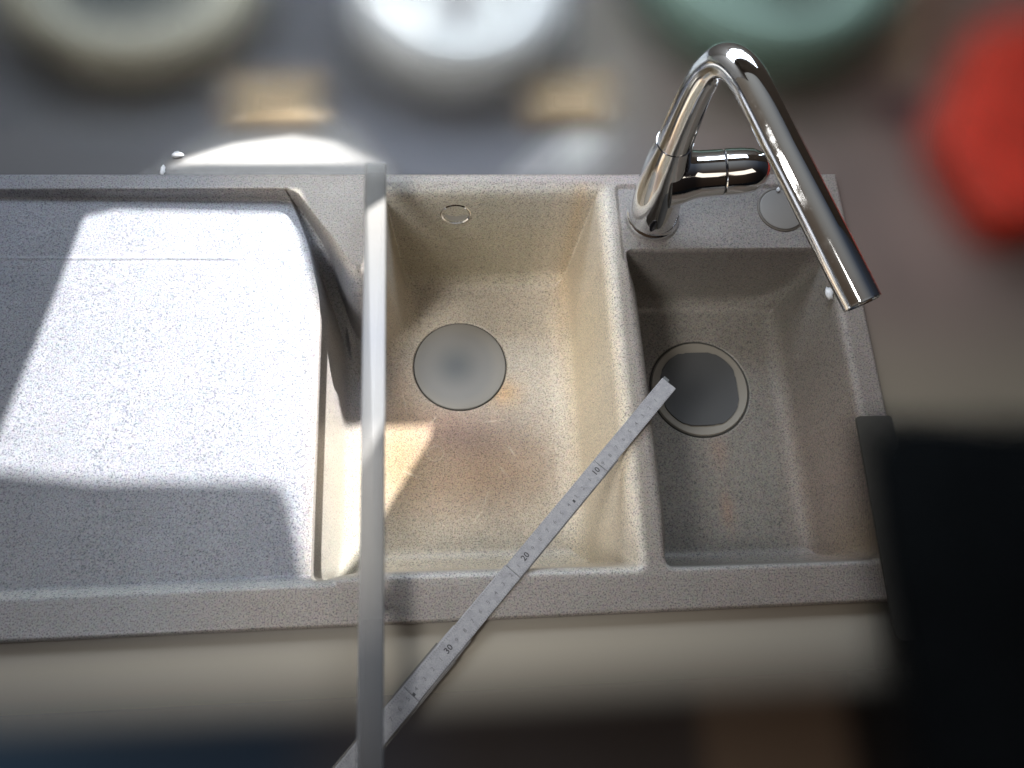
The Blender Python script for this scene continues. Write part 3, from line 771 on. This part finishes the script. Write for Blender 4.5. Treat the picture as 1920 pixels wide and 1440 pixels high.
o = from_bm('wall', bm, pm, None, smooth=False); tag(o, kind='structure')

bm = bmesh.new(); box_bm(bm, (-0.575, 0.80, 0.55), (0.03, 0.50, 1.12), 0.0)  # unseen panel added to block window light from the back left
o = from_bm('light_blocker', bm, pm, None, smooth=False); tag(o, kind='structure')
# ------------------------------------------------------------------ out-of-focus things around the sink
def ell(cx, cy, rx, ry, n=28, ang=0):
    return [(cx+rx*math.cos(2*PI*i/n)*math.cos(ang)-ry*math.sin(2*PI*i/n)*math.sin(ang), cy+rx*math.cos(2*PI*i/n)*math.sin(ang)+ry*math.sin(2*PI*i/n)*math.cos(ang)) for i in range(n)]
# cream rimmed dish
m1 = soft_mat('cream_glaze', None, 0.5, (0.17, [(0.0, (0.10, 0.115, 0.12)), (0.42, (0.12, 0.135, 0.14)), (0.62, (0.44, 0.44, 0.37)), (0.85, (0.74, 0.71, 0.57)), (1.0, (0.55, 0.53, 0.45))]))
prof = [(0, 0.008), (0.07, 0.009), (0.095, 0.016), (0.112, 0.034), (0.124, 0.040), (0.136, 0.034), (0.128, 0.014), (0.11, 0.004), (0, 0.003)]
d1 = root('serving_dish', (-0.362, 0.786, -0.010), 'wide cream rimmed dish with grey blue inside, left behind the sink', 'dish')
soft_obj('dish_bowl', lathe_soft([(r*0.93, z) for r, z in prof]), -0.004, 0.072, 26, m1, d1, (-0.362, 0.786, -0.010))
# white bowl
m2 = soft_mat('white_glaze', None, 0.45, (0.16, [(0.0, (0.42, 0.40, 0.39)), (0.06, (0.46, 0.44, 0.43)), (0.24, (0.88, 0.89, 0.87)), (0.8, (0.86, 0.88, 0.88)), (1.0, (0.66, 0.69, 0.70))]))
prof = [(0, 0.010), (0.05, 0.012), (0.085, 0.030), (0.106, 0.056), (0.112, 0.058), (0.108, 0.045), (0.094, 0.022), (0.07, 0.006), (0, 0.004)]
d2 = root('white_bowl', (0.022, 0.745, -0.010), 'round white bowl standing behind the sink in the middle', 'bowl')
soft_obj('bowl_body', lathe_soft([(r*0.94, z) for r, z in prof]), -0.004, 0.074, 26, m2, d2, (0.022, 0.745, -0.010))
# green bowl
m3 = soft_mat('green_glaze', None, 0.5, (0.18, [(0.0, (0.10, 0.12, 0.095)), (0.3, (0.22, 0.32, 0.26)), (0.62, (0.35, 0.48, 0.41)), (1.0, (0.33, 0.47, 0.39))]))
prof = [(0, 0.010), (0.08, 0.012), (0.120, 0.030), (0.140, 0.052), (0.146, 0.053), (0.142, 0.04), (0.125, 0.018), (0.09, 0.006), (0, 0.004)]
d3 = root('green_bowl', (0.412, 0.818, -0.010), 'large muted green bowl behind the tap', 'bowl')
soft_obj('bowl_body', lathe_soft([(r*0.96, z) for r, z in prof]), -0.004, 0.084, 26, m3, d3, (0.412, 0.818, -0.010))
m3b = soft_mat('dark_olive', (0.05, 0.05, 0.035), 0.7, nz=0.2)
c3 = soft_obj('dark_cloth', pillow(ell(0, 0, 0.055, 0.050, 20), 0.002, 0.030, 0.02, 0.6), -0.01, 0.034, 12, m3b, None, (0.475, 0.775, 0.008))
tag(c3, 'dark olive cloth lying inside the green bowl', 'cloth')
# red mitt
m4 = soft_mat('red_cloth', (0.82, 0.085, 0.05), 0.75, nz=0.12)
rp = round_poly([(0.598, 0.56), (0.700, 0.725), (0.92, 0.72), (0.90, 0.54), (0.635, 0.420)], [0.05, 0.06, 0.05, 0.08, 0.06], 8)
c4 = soft_obj('oven_mitt', pillow(rp, -0.006, 0.030, 0.018, 0.45), -0.030, 0.066, 26, m4)
tag(c4, 'bright red oven mitt lying on the worktop right of the tap', 'oven mitt')
# two tan blocks
m5 = soft_mat('pale_wood', (0.64, 0.50, 0.32), 0.6, nz=0.08)
t1 = soft_obj('wooden_block', pillow(round_poly([(-0.032, -0.018), (0.032, -0.018), (0.032, 0.018), (-0.032, 0.018)], [0.010]*4, 4), 0, 0.010, 0.005, 0.3), -0.018, 0.058, 22, m5, None, (-0.198, 0.622, -0.010))
tag(t1, 'small tan wooden block between the cream dish and the white bowl', 'block', 'wooden blocks behind the sink')
t2 = bpy.data.objects.new('wooden_block', t1.data); COL.objects.link(t2); t2.location = (0.152, 0.628, -0.010)
tag(t2, 'small tan wooden block right of the white bowl', 'block', 'wooden blocks behind the sink')
# sunlit worktop behind the sink, its brightness built as a thin pale sheet
m6 = soft_mat('sunlit_worktop', (0.52, 0.52, 0.515), 0.8, nz=0.03)
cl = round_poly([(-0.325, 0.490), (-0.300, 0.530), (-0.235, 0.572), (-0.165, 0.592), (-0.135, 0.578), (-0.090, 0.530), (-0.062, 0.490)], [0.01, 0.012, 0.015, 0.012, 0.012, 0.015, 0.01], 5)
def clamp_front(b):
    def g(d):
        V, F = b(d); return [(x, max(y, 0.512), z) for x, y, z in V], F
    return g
c6 = soft_obj('sunlit_patch', clamp_front(pillow(cl, -0.0085, -0.0068, 0.003, 0.018)), -0.022, 0.055, 22, m6)
tag(c6, 'bright sunlit patch of worktop, a pale sheet against the back edge of the sink', 'cloth')
# brown tray with the black bag on it at the right
traym, nt, b = new_mat('brown_tray'); b.inputs['Base Color'].default_value = (0.075, 0.07, 0.06, 1); b.inputs['Roughness'].default_value = 0.6
bm = bmesh.new(); tp = round_poly([(0.4305, 0.2175), (0.4265, -0.010), (0.476, -0.010), (0.470, 0.2175)], [0.005, 0.01, 0.01, 0.004], 4)
lo = [bm.verts.new((x, y, 0.0006)) for x, y in tp]; hi = [bm.verts.new((x, y, 0.0038)) for x, y in tp]
bm.faces.new(lo[::-1]); bm.faces.new(hi)
for i in range(len(tp)): j = (i+1) % len(tp); bm.faces.new((lo[i], lo[j], hi[j], hi[i]))
o = from_bm('serving_tray', bm, traym, None, smooth=False); tag(o, 'thin dark tray resting on the right front corner of the sink', 'tray')
m7 = soft_mat('black_fabric', (0.008, 0.010, 0.012), 0.9, spec=0.1, nz=0.2)
bp2 = round_poly([(0.452, 0.190), (0.441, 0.06), (0.436, -0.12), (0.445, -0.30), (0.95, -0.30), (0.95, 0.168), (0.56, 0.178)], [0.03, 0.02, 0.03, 0.03, 0.03, 0.03, 0.03], 4)
c7 = soft_obj('black_bag', pillow(bp2, 0.004, 0.040, 0.02, 0.35), -0.010, 0.064, 34, m7)
tag(c7, 'large black bag on the tray at the lower right', 'bag')

# crumbs and water drops
chip, nt, b = new_mat('white_chip'); b.inputs['Base Color'].default_value = (0.75, 0.76, 0.78, 1); b.inputs['Roughness'].default_value = 0.35
def crumb(x, y, z, sx, sy, sz, seed, label, name='paper_scrap', cat='paper scrap'):
    bm = bmesh.new(); bmesh.ops.create_icosphere(bm, subdivisions=2, radius=1.0); rn = random.Random(seed)
    for v in bm.verts:
        v.co = Vector((v.co.x*sx*rn.uniform(0.6, 1.25), v.co.y*sy*rn.uniform(0.6, 1.25), v.co.z*sz*rn.uniform(0.8, 1.1)))
    me = bpy.data.meshes.new(name); bm.to_mesh(me); bm.free(); me.materials.append(chip); me.shade_smooth()
    o = bpy.data.objects.new(name, me); COL.objects.link(o); o.location = (x, y, z); tag(o, label, cat); return o
crumb(-0.303, 0.551, -0.005, 0.0075, 0.0042, 0.002, 1, 'crumpled white scrap on the worktop left of the sunlit patch')
crumb(-0.318, 0.530, -0.005, 0.0030, 0.0070, 0.002, 2, 'narrow white scrap touching the back edge of the sink')
crumb(0.3920, 0.4990, 0.0015, 0.0022, 0.0032, 0.0028, 3, 'tiny pale bead beside the grey deck cap', 'bead', 'bead')
crumb(0.4330, 0.3660, -0.004, 0.0050, 0.0085, 0.003, 4, 'white fleck on the wall of the small bowl behind the spout tip', 'fleck', 'fleck')
